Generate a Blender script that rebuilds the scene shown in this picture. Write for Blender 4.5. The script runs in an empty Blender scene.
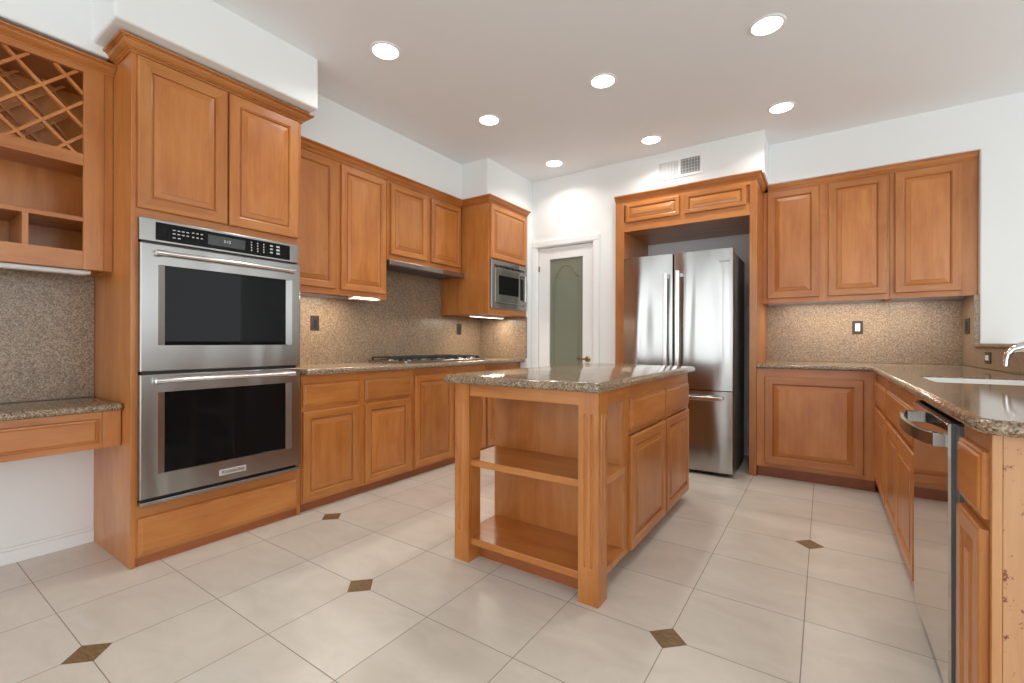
import bpy, bmesh, math, random
from mathutils import Matrix, Vector
random.seed(4)
sc = bpy.context.scene
COL = sc.collection

# ------------------------------------------------------------------ camera
def rad(d): return math.radians(d)
YAW, ROLL = rad(34.36), rad(0.15)
Fv = Vector((-math.sin(YAW), math.cos(YAW), 0)); Rv = Vector((math.cos(YAW), math.sin(YAW), 0)); Uv = Vector((0, 0, 1))
R2 = Rv * math.cos(ROLL) + Uv * math.sin(ROLL); U2 = Uv * math.cos(ROLL) - Rv * math.sin(ROLL)
cd = bpy.data.cameras.new('camera'); cam = bpy.data.objects.new('camera', cd); COL.objects.link(cam)
cd.sensor_width = 36; cd.lens = 456.2 / 1024 * 36; cd.shift_y = 0.7 / 1024; cd.clip_start = 0.02
cam.matrix_world = Matrix(((R2.x, U2.x, -Fv.x, 0), (R2.y, U2.y, -Fv.y, 0), (R2.z, U2.z, -Fv.z, 1.10), (0, 0, 0, 1)))
sc.camera = cam

# ------------------------------------------------------------------ world, exposure, daylight
W = bpy.data.worlds.new('sky'); sc.world = W; W.use_nodes = True
bg = W.node_tree.nodes['Background']; bg.inputs[0].default_value = (0.92, 0.97, 1.0, 1); bg.inputs[1].default_value = 1.5
vs = sc.view_settings
vs.view_transform = 'Standard'; vs.look = 'None'; vs.exposure = 0.97; vs.gamma = 1.0; vs.use_curve_mapping = False
cy = sc.cycles
cy.use_denoising = True; cy.max_bounces = 10; cy.diffuse_bounces = 5; cy.glossy_bounces = 5; cy.transmission_bounces = 6
cy.sample_clamp_indirect = 6.0; cy.caustics_reflective = False; cy.caustics_refractive = False

def area(name, loc, rot, sx, sy, watts, col=(1, 1, 1), parent=None, shape='RECTANGLE', spread=180):
    l = bpy.data.lights.new(name, 'AREA'); l.shape = shape; l.size = sx
    if shape == 'RECTANGLE': l.size_y = sy
    l.energy = watts; l.color = col; l.spread = rad(spread)
    o = bpy.data.objects.new(name, l); COL.objects.link(o); o.location = loc; o.rotation_euler = rot
    if parent:
        o.parent = parent; o.location = Vector(loc) - parent.location
    return o
# ------------------------------------------------------------------ materials
def mat(name):
    m = bpy.data.materials.new(name); m.use_nodes = True
    return m, m.node_tree, m.node_tree.nodes['Principled BSDF']
def plain(name, col, rough=0.5, metal=0.0, spec=0.5, coat=0.0):
    m, nt, b = mat(name)
    b.inputs['Base Color'].default_value = (*col, 1); b.inputs['Roughness'].default_value = rough
    b.inputs['Metallic'].default_value = metal; b.inputs['Specular IOR Level'].default_value = spec
    b.inputs['Coat Weight'].default_value = coat
    return m
def N(nt, t, **kw):
    n = nt.nodes.new(t)
    for k, v in kw.items(): setattr(n, k, v)
    return n
def ramp(nt, fac, stops):
    r = N(nt, 'ShaderNodeValToRGB'); e = r.color_ramp.elements
    while len(e) < len(stops): e.new(0.5)
    for i, (p, c) in enumerate(stops): e[i].position = p; e[i].color = (*c, 1)
    nt.links.new(fac, r.inputs[0]); return r.outputs[0]
def mixc(nt, fac, a, b, mode='MIX'):
    m = N(nt, 'ShaderNodeMix', data_type='RGBA', blend_type=mode)
    for s, v in ((m.inputs[0], fac), (m.inputs[6], a), (m.inputs[7], b)):
        if hasattr(v, 'is_output'): nt.links.new(v, s)
        elif isinstance(v, (int, float)): s.default_value = v
        else: s.default_value = (*v, 1)
    return m.outputs[2]
def noise(nt, vec, scale, detail=3, rough=0.55, dist=0.0):
    n = N(nt, 'ShaderNodeTexNoise'); n.inputs['Scale'].default_value = scale; n.inputs['Detail'].default_value = detail
    n.inputs['Roughness'].default_value = rough; n.inputs['Distortion'].default_value = dist
    nt.links.new(vec, n.inputs['Vector']); return n.outputs['Fac']
def objcoord(nt, scale=(1, 1, 1)):
    tc = N(nt, 'ShaderNodeTexCoord'); mp = N(nt, 'ShaderNodeMapping'); mp.inputs['Scale'].default_value = scale
    nt.links.new(tc.outputs['Object'], mp.inputs['Vector']); return mp.outputs['Vector']
def bump(nt, b, h, strength, dist=0.01):
    bp = N(nt, 'ShaderNodeBump'); bp.inputs['Strength'].default_value = strength; bp.inputs['Distance'].default_value = dist
    nt.links.new(h, bp.inputs['Height']); nt.links.new(bp.outputs[0], b.inputs['Normal'])

WOODC = ((0.45, 0.158, 0.034), (0.56, 0.236, 0.064), (0.335, 0.094, 0.017))
def wood(name, axis, cols=WOODC, rough=0.34):
    m, nt, b = mat(name)
    s = [28, 28, 28]; s[axis] = 2.2
    v = objcoord(nt, tuple(s)); g = noise(nt, v, 1.0, 5, 0.6, 0.6)
    v2 = objcoord(nt, tuple(3.0 if i != axis else 0.9 for i in range(3))); g2 = noise(nt, v2, 2.2, 4, 0.6, 0.5)
    c = ramp(nt, g, [(0.25, cols[2]), (0.5, cols[0]), (0.78, cols[1])])
    c2 = ramp(nt, g2, [(0.30, cols[2]), (0.48, cols[0]), (0.68, cols[1])])
    oi = N(nt, 'ShaderNodeObjectInfo')
    mr = N(nt, 'ShaderNodeMapRange'); mr.inputs[3].default_value = 0.9; mr.inputs[4].default_value = 1.1
    nt.links.new(oi.outputs['Random'], mr.inputs[0])
    c = mixc(nt, 0.55, c, c2)
    hsv = N(nt, 'ShaderNodeHueSaturation'); nt.links.new(c, hsv.inputs['Color']); nt.links.new(mr.outputs[0], hsv.inputs['Value'])
    nt.links.new(hsv.outputs[0], b.inputs['Base Color'])
    b.inputs['Roughness'].default_value = rough; b.inputs['Coat Weight'].default_value = 0.25; b.inputs['Coat Roughness'].default_value = 0.16
    return m
WX, WY, WZ = wood('maple_grain_x', 0), wood('maple_grain_y', 1), wood('maple_grain_z', 2)
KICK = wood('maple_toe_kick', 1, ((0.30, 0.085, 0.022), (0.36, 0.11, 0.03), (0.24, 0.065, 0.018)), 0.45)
PINE = wood('pale_maple_veneer', 2, ((0.50, 0.245, 0.10), (0.56, 0.29, 0.13), (0.42, 0.195, 0.075)), 0.4)

def granite(name, rough, flat=0.0, tint=(1, 1, 1)):
    m, nt, b = mat(name)
    v = objcoord(nt)
    vo = N(nt, 'ShaderNodeTexVoronoi', feature='F1'); vo.inputs['Scale'].default_value = 210; nt.links.new(v, vo.inputs['Vector'])
    sep = N(nt, 'ShaderNodeSeparateColor'); nt.links.new(vo.outputs['Color'], sep.inputs[0])
    c = ramp(nt, sep.outputs[0], [(0.0, (0.085, 0.058, 0.040)), (0.16, (0.19, 0.128, 0.080)), (0.45, (0.29, 0.200, 0.128)), (0.72, (0.36, 0.27, 0.185)), (0.92, (0.45, 0.37, 0.285))])
    c = mixc(nt, flat, c, (0.265, 0.188, 0.122))
    n2 = noise(nt, v, 60, 3, 0.6); d = ramp(nt, n2, [(0.36, (0.5, 0.45, 0.42)), (0.56, (1, 1, 1))])
    c = mixc(nt, 0.55, c, d, 'MULTIPLY')
    n3 = noise(nt, v, 5, 3, 0.6); e = ramp(nt, n3, [(0.35, (0.86, 0.88, 0.9)), (0.65, (1.08, 1.02, 0.95))])
    c = mixc(nt, 0.7, c, e, 'MULTIPLY')
    c = mixc(nt, 1.0, c, tint, 'MULTIPLY')
    nt.links.new(c, b.inputs['Base Color']); b.inputs['Roughness'].default_value = rough
    return m
GTOP = granite('polished_granite', 0.09); GSPL = granite('granite_backsplash', 0.3, 0.35)

def wallpaint(name, col, bs=0.06):
    m, nt, b = mat(name)
    b.inputs['Base Color'].default_value = (*col, 1); b.inputs['Roughness'].default_value = 0.75; b.inputs['Specular IOR Level'].default_value = 0.25
    bump(nt, b, noise(nt, objcoord(nt), 70, 4), bs, 0.004)
    return m
WALL = wallpaint('white_wall_paint', (0.80, 0.815, 0.81)); CEIL = wallpaint('ceiling_paint', (0.83, 0.845, 0.855), 0.1)
TRIM = plain('white_trim_paint', (0.82, 0.83, 0.83), 0.4)

TS, TX0, TY0 = 0.4155, -0.062, 2.977
def floor_mat():
    m, nt, b = mat('cream_floor_tile')
    v = objcoord(nt); sp = N(nt, 'ShaderNodeSeparateXYZ'); nt.links.new(v, sp.inputs[0])
    def M(op, a, bb=None, c=None):
        n = N(nt, 'ShaderNodeMath', operation=op)
        for i, x in enumerate((a, bb, c)):
            if x is None: continue
            if hasattr(x, 'is_output'): nt.links.new(x, n.inputs[i])
            else: n.inputs[i].default_value = x
        return n.outputs[0]
    def tile(o, off):
        u = M('DIVIDE', M('SUBTRACT', o, off), TS)
        return M('MULTIPLY', M('ABSOLUTE', M('SUBTRACT', u, M('ROUND', u))), TS), M('FLOOR', u)
    dx, ix = tile(sp.outputs[0], TX0); dy, iy = tile(sp.outputs[1], TY0)
    d = M('MINIMUM', dx, dy)
    g = N(nt, 'ShaderNodeMapRange'); nt.links.new(d, g.inputs[0]); g.inputs[1].default_value = 0.0009; g.inputs[2].default_value = 0.0022
    wn = N(nt, 'ShaderNodeTexWhiteNoise', noise_dimensions='2D'); cb = N(nt, 'ShaderNodeCombineXYZ')
    nt.links.new(ix, cb.inputs[0]); nt.links.new(iy, cb.inputs[1]); nt.links.new(cb.outputs[0], wn.inputs['Vector'])
    tone = ramp(nt, wn.outputs['Value'], [(0.0, (0.655, 0.60, 0.525)), (1.0, (0.71, 0.66, 0.59))])
    cl = noise(nt, objcoord(nt, (1, 1.8, 1)), 3.2, 6, 0.65, 0.8)
    cloud = ramp(nt, cl, [(0.3, (0.88, 0.86, 0.84)), (0.65, (1.05, 1.05, 1.05))])
    c = mixc(nt, 0.8, tone, cloud, 'MULTIPLY')
    c = mixc(nt, g.outputs[0], (0.25, 0.215, 0.18), c)
    nt.links.new(c, b.inputs['Base Color'])
    rr = N(nt, 'ShaderNodeMapRange'); nt.links.new(g.outputs[0], rr.inputs[0]); rr.inputs[3].default_value = 0.8; rr.inputs[4].default_value = 0.30
    nt.links.new(rr.outputs[0], b.inputs['Roughness']); bump(nt, b, g.outputs[0], 0.25, 0.002)
    return m
FLOOR = floor_mat()
def inset_mat():
    m, nt, b = mat('brown_inset_tile')
    g = noise(nt, objcoord(nt, (10, 40, 10)), 3, 4)
    nt.links.new(ramp(nt, g, [(0.3, (0.13, 0.075, 0.032)), (0.7, (0.27, 0.165, 0.075))]), b.inputs['Base Color']); b.inputs['Roughness'].default_value = 0.45
    return m
INSET = inset_mat()

def steel(name, col, rough, wave=0.0, aniso=0.0, axis=2):
    m, nt, b = mat(name)
    b.inputs['Base Color'].default_value = (*col, 1); b.inputs['Metallic'].default_value = 1.0; b.inputs['Roughness'].default_value = rough
    b.inputs['Anisotropic'].default_value = aniso
    if wave:
        s = [4.5, 4.5, 4.5]; s[axis] = 0.7
        bump(nt, b, noise(nt, objcoord(nt, tuple(s)), 1.0, 1, 0.4, 0.4), wave, 0.05)
    return m
STEEL = steel('brushed_stainless', (0.335, 0.325, 0.31), 0.27, 0.3)
STEELW = steel('fridge_stainless', (0.44, 0.43, 0.415), 0.2, 0.7)
STEELD = steel('dishwasher_stainless', (0.52, 0.47, 0.43), 0.06)
CHROME = steel('polished_chrome', (0.80, 0.80, 0.80), 0.08)
HANDLE = steel('satin_handle_steel', (0.78, 0.77, 0.76), 0.2)
BLACKG = plain('black_oven_glass', (0.006, 0.006, 0.006), 0.03, spec=0.13)
BLACK = plain('black_plastic', (0.015, 0.015, 0.016), 0.3)
GREYP = plain('dark_grey_panel', (0.12, 0.125, 0.125), 0.35)
IRON = plain('cast_iron', (0.02, 0.02, 0.021), 0.5)
BRONZE = plain('dark_bronze_plate', (0.035, 0.025, 0.02), 0.35)
WHITE = plain('white_plastic', (0.78, 0.78, 0.76), 0.35)
PORC = plain('white_porcelain', (0.85, 0.85, 0.84), 0.12)
BRASS = plain('aged_brass', (0.33, 0.23, 0.10), 0.25, 1.0)
DISPLAY = plain('grey_display', (0.05, 0.053, 0.055), 0.15)
PRINT = plain('pale_print', (0.62, 0.63, 0.64), 0.5)
BADGE = plain('silver_badge', (0.72, 0.72, 0.71), 0.25, 0.6)
INK = plain('black_ink', (0.02, 0.02, 0.02), 0.5)
DARK = plain('dark_duct', (0.12, 0.12, 0.12), 0.9)
def emis(name, col, s):
    m, nt, b = mat(name); b.inputs['Base Color'].default_value = (0.9, 0.9, 0.9, 1)
    b.inputs['Emission Color'].default_value = (*col, 1); b.inputs['Emission Strength'].default_value = s; return m
LENS = emis('lit_lens', (1.0, 0.95, 0.88), 4.0); STRIP = emis('lit_strip', (1.0, 0.9, 0.72), 2.5)
def paneglass():
    m, nt, b = mat('etched_door_glass')
    tr = N(nt, 'ShaderNodeBsdfTransparent'); tr.inputs[0].default_value = (0.66, 0.72, 0.62, 1)
    b.inputs['Base Color'].default_value = (0.30, 0.32, 0.25, 1); b.inputs['Roughness'].default_value = 0.08
    mx = N(nt, 'ShaderNodeMixShader'); mx.inputs[0].default_value = 0.62
    out = nt.nodes['Material Output']
    nt.links.new(tr.outputs[0], mx.inputs[1]); nt.links.new(b.outputs[0], mx.inputs[2]); nt.links.new(mx.outputs[0], out.inputs[0])
    return m
GLASS = paneglass()
ETCH = plain('etched_line', (0.20, 0.17, 0.11), 0.6)
def stained():
    m, nt, b = mat('stained_end_panel')
    cols = ((0.51, 0.265, 0.125), (0.57, 0.315, 0.16), (0.44, 0.215, 0.095))
    g = noise(nt, objcoord(nt, (28, 28, 2.2)), 1.0, 5, 0.6, 0.6); c = ramp(nt, g, [(0.25, cols[2]), (0.5, cols[0]), (0.78, cols[1])])
    k = noise(nt, objcoord(nt, (30, 30, 22)), 1.4, 4, 0.7); f = ramp(nt, k, [(0.61, (0, 0, 0)), (0.65, (1, 1, 1))])
    c = mixc(nt, f, c, (0.20, 0.055, 0.025)); nt.links.new(c, b.inputs['Base Color']); b.inputs['Roughness'].default_value = 0.4
    return m
STAINED = stained()

# ------------------------------------------------------------------ mesh helpers
def tag(o, label=None, cat=None, group=None, kind=None):
    if label: o['label'] = label
    if cat: o['category'] = cat
    if group: o['group'] = group
    if kind: o['kind'] = kind
    return o
def thing(name, loc, label, cat, group=None):
    o = bpy.data.objects.new(name, None); COL.objects.link(o); o.location = loc; o.empty_display_size = 0.1
    return tag(o, label, cat, group)
def wloc(o):
    v = Vector((0, 0, 0))
    while o is not None: v += o.location; o = o.parent
    return v
class MB:
    """collects geometry in world coordinates and links it as one mesh object"""
    def __init__(s): s.v = []; s.f = []; s.m = []; s.sm = []
    def add(s, vs, fs, mi=0, smooth=False):
        n = len(s.v); s.v += [tuple(v) for v in vs]
        for k, f in enumerate(fs):
            s.f.append([n + i for i in f]); s.m.append(mi[k] if isinstance(mi, (list, tuple)) else mi); s.sm.append(smooth)
        return s
    def box(s, x0, x1, y0, y1, z0, z1, mi=0):
        x0, x1 = sorted((x0, x1)); y0, y1 = sorted((y0, y1)); z0, z1 = sorted((z0, z1))
        v = [(x0, y0, z0), (x1, y0, z0), (x1, y1, z0), (x0, y1, z0), (x0, y0, z1), (x1, y0, z1), (x1, y1, z1), (x0, y1, z1)]
        return s.add(v, [(0, 3, 2, 1), (4, 5, 6, 7), (0, 1, 5, 4), (1, 2, 6, 5), (2, 3, 7, 6), (3, 0, 4, 7)], mi)
    def loops(s, rings, cap0=True, cap1=True, mi=0, smooth=False):
        n = len(rings[0]); v = [p for r in rings for p in r]; f = []
        for k in range(len(rings) - 1):
            for i in range(n):
                j = (i + 1) % n; f.append((k * n + i, k * n + j, (k + 1) * n + j, (k + 1) * n + i))
        if cap0: f.append(tuple(reversed(range(n))))
        if cap1: f.append(tuple((len(rings) - 1) * n + i for i in range(n)))
        return s.add(v, f, mi, smooth)
    def tube(s, pts, r, seg=12, cap=True, mi=0, smooth=True, squash=None):
        pts = [Vector(p) for p in pts]; rs = r if isinstance(r, (list, tuple)) else [r] * len(pts); rings = []
        up = None
        for i, p in enumerate(pts):
            d = (pts[min(i + 1, len(pts) - 1)] - pts[max(i - 1, 0)]).normalized()
            if up is None: up = d.cross(Vector((0, 0, 1)) if abs(d.z) < 0.9 else Vector((1, 0, 0))).normalized()
            up = (up - d * up.dot(d)).normalized(); w = d.cross(up)
            rings.append([p + (up * math.cos(2 * math.pi * k / seg) + w * math.sin(2 * math.pi * k / seg)) * rs[i] for k in range(seg)])
        return s.loops(rings, cap, cap, mi, smooth)
    def lathe(s, c, prof, seg=28, axis=(0, 0, 1), mi=0, smooth=True, cap0=True, cap1=True):
        a = Vector(axis).normalized(); u = a.orthogonal().normalized(); w = a.cross(u); c = Vector(c); rings = []
        for r, h in prof:
            rings.append([c + a * h + (u * math.cos(2 * math.pi * k / seg) + w * math.sin(2 * math.pi * k / seg)) * max(r, 1e-5) for k in range(seg)])
        return s.loops(rings, cap0, cap1, mi, smooth)
    def build(s, name, mats, parent=None, bevel=0.0, kind=None, seg=2):
        me = bpy.data.meshes.new(name); off = wloc(parent) if parent else Vector((0, 0, 0))
        me.from_pydata([Vector(v) - off for v in s.v], [], s.f)
        for m in (mats if isinstance(mats, (list, tuple)) else [mats]): me.materials.append(m)
        for p, mi, sm in zip(me.polygons, s.m, s.sm): p.material_index = mi; p.use_smooth = sm
        me.update()
        if any(s.sm): me.set_sharp_from_angle(angle=rad(38))
        o = bpy.data.objects.new(name, me); COL.objects.link(o)
        if parent: o.parent = parent
        if bevel:
            b = o.modifiers.new('bevel', 'BEVEL'); b.width = bevel; b.segments = seg; b.limit_method = 'ANGLE'; b.angle_limit = rad(40)
        if kind: o['kind'] = kind
        return o
# a face-on frame: o = '+x', '-y' or '-x' is the way the face looks; a runs along y (or x), c comes out of the face
def P(o, pl, a, z, c):
    return (pl + c, a, z) if o == '+x' else (a, pl - c, z) if o == '-y' else (pl - c, a, z)
def rect(o, pl, a0, a1, z0, z1, c):
    if o == '-x': a0, a1 = a1, a0
    return [P(o, pl, a0, z0, c), P(o, pl, a1, z0, c), P(o, pl, a1, z1, c), P(o, pl, a0, z1, c)]
def rings(mb, o, pl, a0, a1, z0, z1, prof, cap0=False, cap1=True, grain=True):
    R = [rect(o, pl, a0 + i, a1 - i, z0 + i, z1 - i, c) for i, c in prof]; n = len(R)
    mi = []
    for k in range(n - 1): mi += [1, 0, 1, 0] if grain else [0] * 4
    if cap0: mi.append(0)
    if cap1: mi.append(0)
    v = [p for r in R for p in r]; f = []
    for k in range(n - 1):
        for i in range(4):
            j = (i + 1) % 4; f.append((k * 4 + i, k * 4 + j, (k + 1) * 4 + j, (k + 1) * 4 + i))
    if cap0: f.append((3, 2, 1, 0))
    if cap1: f.append(tuple((n - 1) * 4 + i for i in range(4)))
    mb.add(v, f, mi); return mb
def hgrain(o): return WX if o == '-y' else WY
def panel_door(o, pl, a0, a1, z0, z1, parent, name='door', fr=0.056, t=0.02):
    d = rings(MB(), o, pl, a0, a1, z0, z1, [(0.001, 0), (0, 0.003), (0, t - 0.006), (0.002, t - 0.002), (0.006, t), (fr - 0.011, t), (fr - 0.009, t - 0.003), (fr - 0.004, t - 0.005), (fr - .0005, t - 0.014), (fr + 0.006, t - 0.014)], True, False).build(name, [WZ, hgrain(o)], parent)
    e = min(0.024, (z1 - z0 - 2 * fr) * 0.25)
    rings(MB(), o, pl, a0, a1, z0, z1, [(fr + 0.0035, t - 0.014), (fr + 0.004, t - 0.0095), (fr + 0.007, t - 0.0085), (fr + 0.006 + e, t - 0.0035), (fr + 0.0065 + e, t - 0.001), (fr + 0.009 + e, t)], False, True).build('raised_panel', [WZ if (z1 - z0) > 0.6 * abs(a1 - a0) else hgrain(o), hgrain(o)], d)
    return d
def slab_front(o, pl, a0, a1, z0, z1, parent, name='drawer', t=0.02):
    h = hgrain(o)
    return rings(MB(), o, pl, a0, a1, z0, z1, [(0, 0), (0, t - 0.010), (0.003, t - 0.006), (0.010, t - 0.005), (0.014, t - 0.001), (0.017, t)], True, True).build(name, [h, h], parent)
CROWN = [(0.0, 0.0), (0.009, 0.0), (0.009, 0.009), (0.015, 0.011), (0.015, 0.015), (0.022, 0.018), (0.034, 0.028), (0.040, 0.036), (0.041, 0.039), (0.049, 0.040), (0.049, 0.044), (0.060, 0.045), (0.060, 0.055), (0.0, 0.055)]
def crown(path, z0, parent, ks=1.0, kz=1.0, name='crown_moulding', mats=None):
    """moulding swept along an open path of (x, y); the outside is to the right of travel"""
    p = [Vector((x, y)) for x, y in path]; ns = []
    for a, b in zip(p, p[1:]):
        d = (b - a).normalized(); ns.append(Vector((d.y, -d.x)))
    mb = MB(); R = []
    for i, q in enumerate(p):
        n0, n1 = ns[max(i - 1, 0)], ns[min(i, len(ns) - 1)]; m = (n0 + n1); m = m / m.dot(n0)
        R.append([(q.x + m.x * o * ks, q.y + m.y * o * ks, z0 + h * kz) for o, h in CROWN])
    return mb.loops([list(reversed(r)) for r in R]).build(name, mats or WY, parent)
def outline(pts, rads, seg=6):
    """closed polygon (counter-clockwise) with rounded corners"""
    out = []; n = len(pts)
    for i in range(n):
        p, a, b = Vector(pts[i]), Vector(pts[i - 1]), Vector(pts[(i + 1) % n]); r = rads[i] if isinstance(rads, (list, tuple)) else rads
        if r <= 0: out.append(p); continue
        u, v = (a - p).normalized(), (b - p).normalized(); s = p + u * r; e = p + v * r; c = p + u * r + v * r
        for k in range(seg + 1):
            t = k / seg * math.pi / 2; out.append(c - v * r * math.cos(t) - u * r * math.sin(t))
    return out
def offset(poly, d):
    n = len(poly); out = []
    for i in range(n):
        a, p, b = poly[i - 1], poly[i], poly[(i + 1) % n]
        d0, d1 = (p - a).normalized(), (b - p).normalized(); n0, n1 = Vector((-d0.y, d0.x)), Vector((-d1.y, d1.x))
        m = n0 + n1; m = m / max(m.dot(n0), 0.3); out.append(p + m * d)
    return out
def slab(poly, z0, z1, name, m, parent=None, r=None, hole=None):
    """stone slab with a half-round nosing; hole = inner polygon"""
    h = z1 - z0; r = r or h / 2; mb = MB(); R = []
    for k in range(9):
        t = math.pi * k / 8; R.append([(p.x, p.y, (z0 + z1) / 2 - h / 2 * math.cos(t)) for p in offset(poly, r * (1 - math.sin(t)))])
    mb.loops(R, hole is None, hole is None, 0, True)
    o = mb.build(name, m, parent)
    if hole:
        bm = bmesh.new(); bm.from_mesh(o.data); off = wloc(parent) if parent else Vector((0, 0, 0))
        bd = [e for e in bm.edges if e.is_boundary]; zm = (z0 + z1) / 2 - off.z
        for hi_, zz in ((True, z1), (False, z0)):
            ring = [bm.verts.new(Vector((p.x, p.y, zz)) - off) for p in hole]
            he = [bm.edges.new((ring[i], ring[(i + 1) % len(ring)])) for i in range(len(ring))]
            bmesh.ops.triangle_fill(bm, use_beauty=True, use_dissolve=False, edges=[e for e in bd if (e.verts[0].co.z > zm) == hi_] + he)
            if hi_: hv = ring
            else: lv = ring
        for i in range(len(hv)):
            j = (i + 1) % len(hv); bm.faces.new((hv[i], hv[j], lv[j], lv[i]))
        bmesh.ops.recalc_face_normals(bm, faces=bm.faces); bm.to_mesh(o.data); bm.free()
    return o
def text(s, name, o, pl, a, z, size, m, parent, c=0.001):
    cu = bpy.data.curves.new(name, 'FONT'); cu.body = s; cu.size = size; cu.align_x = 'CENTER'; cu.align_y = 'CENTER'; cu.extrude = 0.0004
    cu.materials.append(m); ob = bpy.data.objects.new(name, cu); COL.objects.link(ob); ob.parent = parent
    ob.location = Vector(P(o, pl, a, z, c)) - wloc(parent)
    ob.rotation_euler = (rad(90), 0, {'+x': rad(90), '-y': 0, '-x': rad(-90)}[o])
    me = bpy.data.meshes.new_from_object(ob.evaluated_get(bpy.context.evaluated_depsgraph_get())); me.name = name
    o2 = bpy.data.objects.new(name, me); COL.objects.link(o2); o2.parent = parent; o2.location = ob.location; o2.rotation_euler = ob.rotation_euler
    bpy.data.objects.remove(ob); return o2

# ------------------------------------------------------------------ dimensions
ZC = 2.865                       # ceiling
LW, LF, UF = -3.32, -2.75, -3.02 # left wall, tall/base face, upper face
ZU0, ZCR = 1.453, 2.457          # underside of uppers, underside of crown
BW, BF = 4.29, 4.25              # pantry wall, face of base + refrigerator surround
RB, RS = 5.0, 4.66               # recessed back wall, soffit above right uppers
RF, RW = 0.32, 0.92              # right run face, right half wall

# ------------------------------------------------------------------ the room
fm = MB(); fm.add([(-3.42, -3.4, 0), (4.6, -3.4, 0), (4.6, 5.4, 0), (-3.42, 5.4, 0)], [(0, 1, 2, 3)], 0)
fm.box(-3.42, 4.6, -3.4, 5.4, -0.1, -0.002, 0)
for i, j in ((-5, -6), (-4, -4), (-6, -3), (-1, -3), (0, 0), (2, -1)):
    x, y, h = TX0 + i * TS, TY0 + j * TS, 0.070
    fm.add([(x - h, y, .0006), (x, y - h, .0006), (x + h, y, .0006), (x, y + h, .0006)], [(0, 1, 2, 3)], 1)
fm.build('floor', [FLOOR, INSET], kind='structure')
MB().box(-3.42, 4.6, -3.4, 5.4, ZC, ZC + 0.1).build('ceiling', CEIL, kind='structure')
MB().box(LW - 0.1, LW, -3.4, 5.4, 0, ZC).build('wall_left', WALL, kind='structure')
def soffit(name, *b):
    return MB().box(*b).build(name, WALL, kind='structure', bevel=0.012, seg=3)
soffit('wall_left_soffit', LW, -2.98, 1.60, 3.60, 2.512, ZC + .02)
soffit('wall_left_soffit', LW, -2.62, 0.678, 1.675, 2.556, ZC + .02)
soffit('wall_left_soffit', LW, -2.95, -3.4, 0.75, 2.512, ZC + .02)
soffit('wall_left_soffit', LW, -2.66, 3.47, 4.2, 2.512, ZC + .02)
MB().box(LW, -2.66, 4.19, BW + 0.1, 0, ZC).build('wall_return', WALL, kind='structure', bevel=0.008)
q = [(LW, ZC), (LW, 0), (-2.60, 0), (-2.60, 2.135), (-1.93, 2.135), (-1.93, 0), (-1.684, 0), (-1.684, 2.512), (-.411, 2.512), (-.411, ZC + .02), (LW, ZC + .02)]
wb = MB(); wb.loops([[(x, y, z) for x, z in q[1:]] for y in (BW + .1, BW)]); wb.box(-1.684, -.411, BW + .1, RB + .02, 2.512, ZC + .02)
wb.build('wall_back', WALL, kind='structure')
MB().box(-1.76, -1.685, BW + .1, RB, 0, ZC).build('wall_pantry', WALL, kind='structure')
MB().box(-3.42, 1.0, RB, RB + .1, 0, ZC).build('wall_back_recess', WALL, kind='structure')
q = [(-.42, 2.514), (.936, 2.514), (.936, 0), (4.6, 0), (4.6, ZC + .02), (-.42, ZC + .02)]
m = MB(); m.loops([[(x, y, z) for x, z in q] for y in (RB + .02, RS)]); m.build('wall_right', WALL, kind='structure', bevel=.010, seg=3)
MB().box(RW, RW + .12, 1.497, RS - .001, 0, 1.07).build('wall_right_half', WALL, kind='structure')
sl = outline([(0.885, 1.3), (1.10, 1.3), (1.10, 4.64), (0.885, 4.64)], [0, 0, 0, .05])
tag(slab(sl, 1.070, 1.100, 'trim_2', granite('honed_granite_sill', 0.25)), kind='structure')
bb = MB()
bb.box(LW, LW + .014, -3.4, 0.775, 0, 0.065); bb.box(LW, LW + .010, -3.4, 0.775, 0.065, 0.08)
bb.build('baseboard_left', TRIM, kind='structure', bevel=0.003)
MB().box(-1.6, -0.52, RB - .014, RB, 0, .10).build('baseboard_back', TRIM, kind='structure', bevel=0.003)
# rear and far walls, window openings shaped for daylight and reflections (unseen, behind camera)
rw = MB(); rw.box(-3.42, 4.6, -3.4, -3.3, 0, 0.06); rw.box(-3.42, 4.6, -3.4, -3.3, 2.72, ZC)
for a, b in ((-3.42, -3.1), (-0.75, -0.35), (2.0, 2.2), (4.4, 4.6)): rw.box(a, b, -3.4, -3.3, .06, 2.72)
rw.build('wall_rear', WALL, kind='structure')
fw = MB(); fw.box(4.5, 4.6, -3.3, 5.4, 0, .06); fw.box(4.5, 4.6, -3.3, 5.4, 2.72, ZC)
for a, b in ((-3.3, -3.0), (-0.2, 0.1), (2.7, 3.0), (5.1, 5.4)): fw.box(4.5, 4.6, a, b, .06, 2.72)
fw.build('wall_far', WALL, kind='structure')
for k, (a, b) in enumerate(((-3.1, -0.75), (-0.35, 2.0), (2.2, 4.4))):
    w = MB()
    for x in (a + .03, (a + b) / 2, b - .03): w.box(x - .03, x + .03, -3.37, -3.33, .06, 2.72)
    for z in (.09, 2.69): w.box(a, b, -3.37, -3.33, z - .03, z + .03)
    w.build('window_%d' % (k + 1), TRIM, kind='structure')

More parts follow.
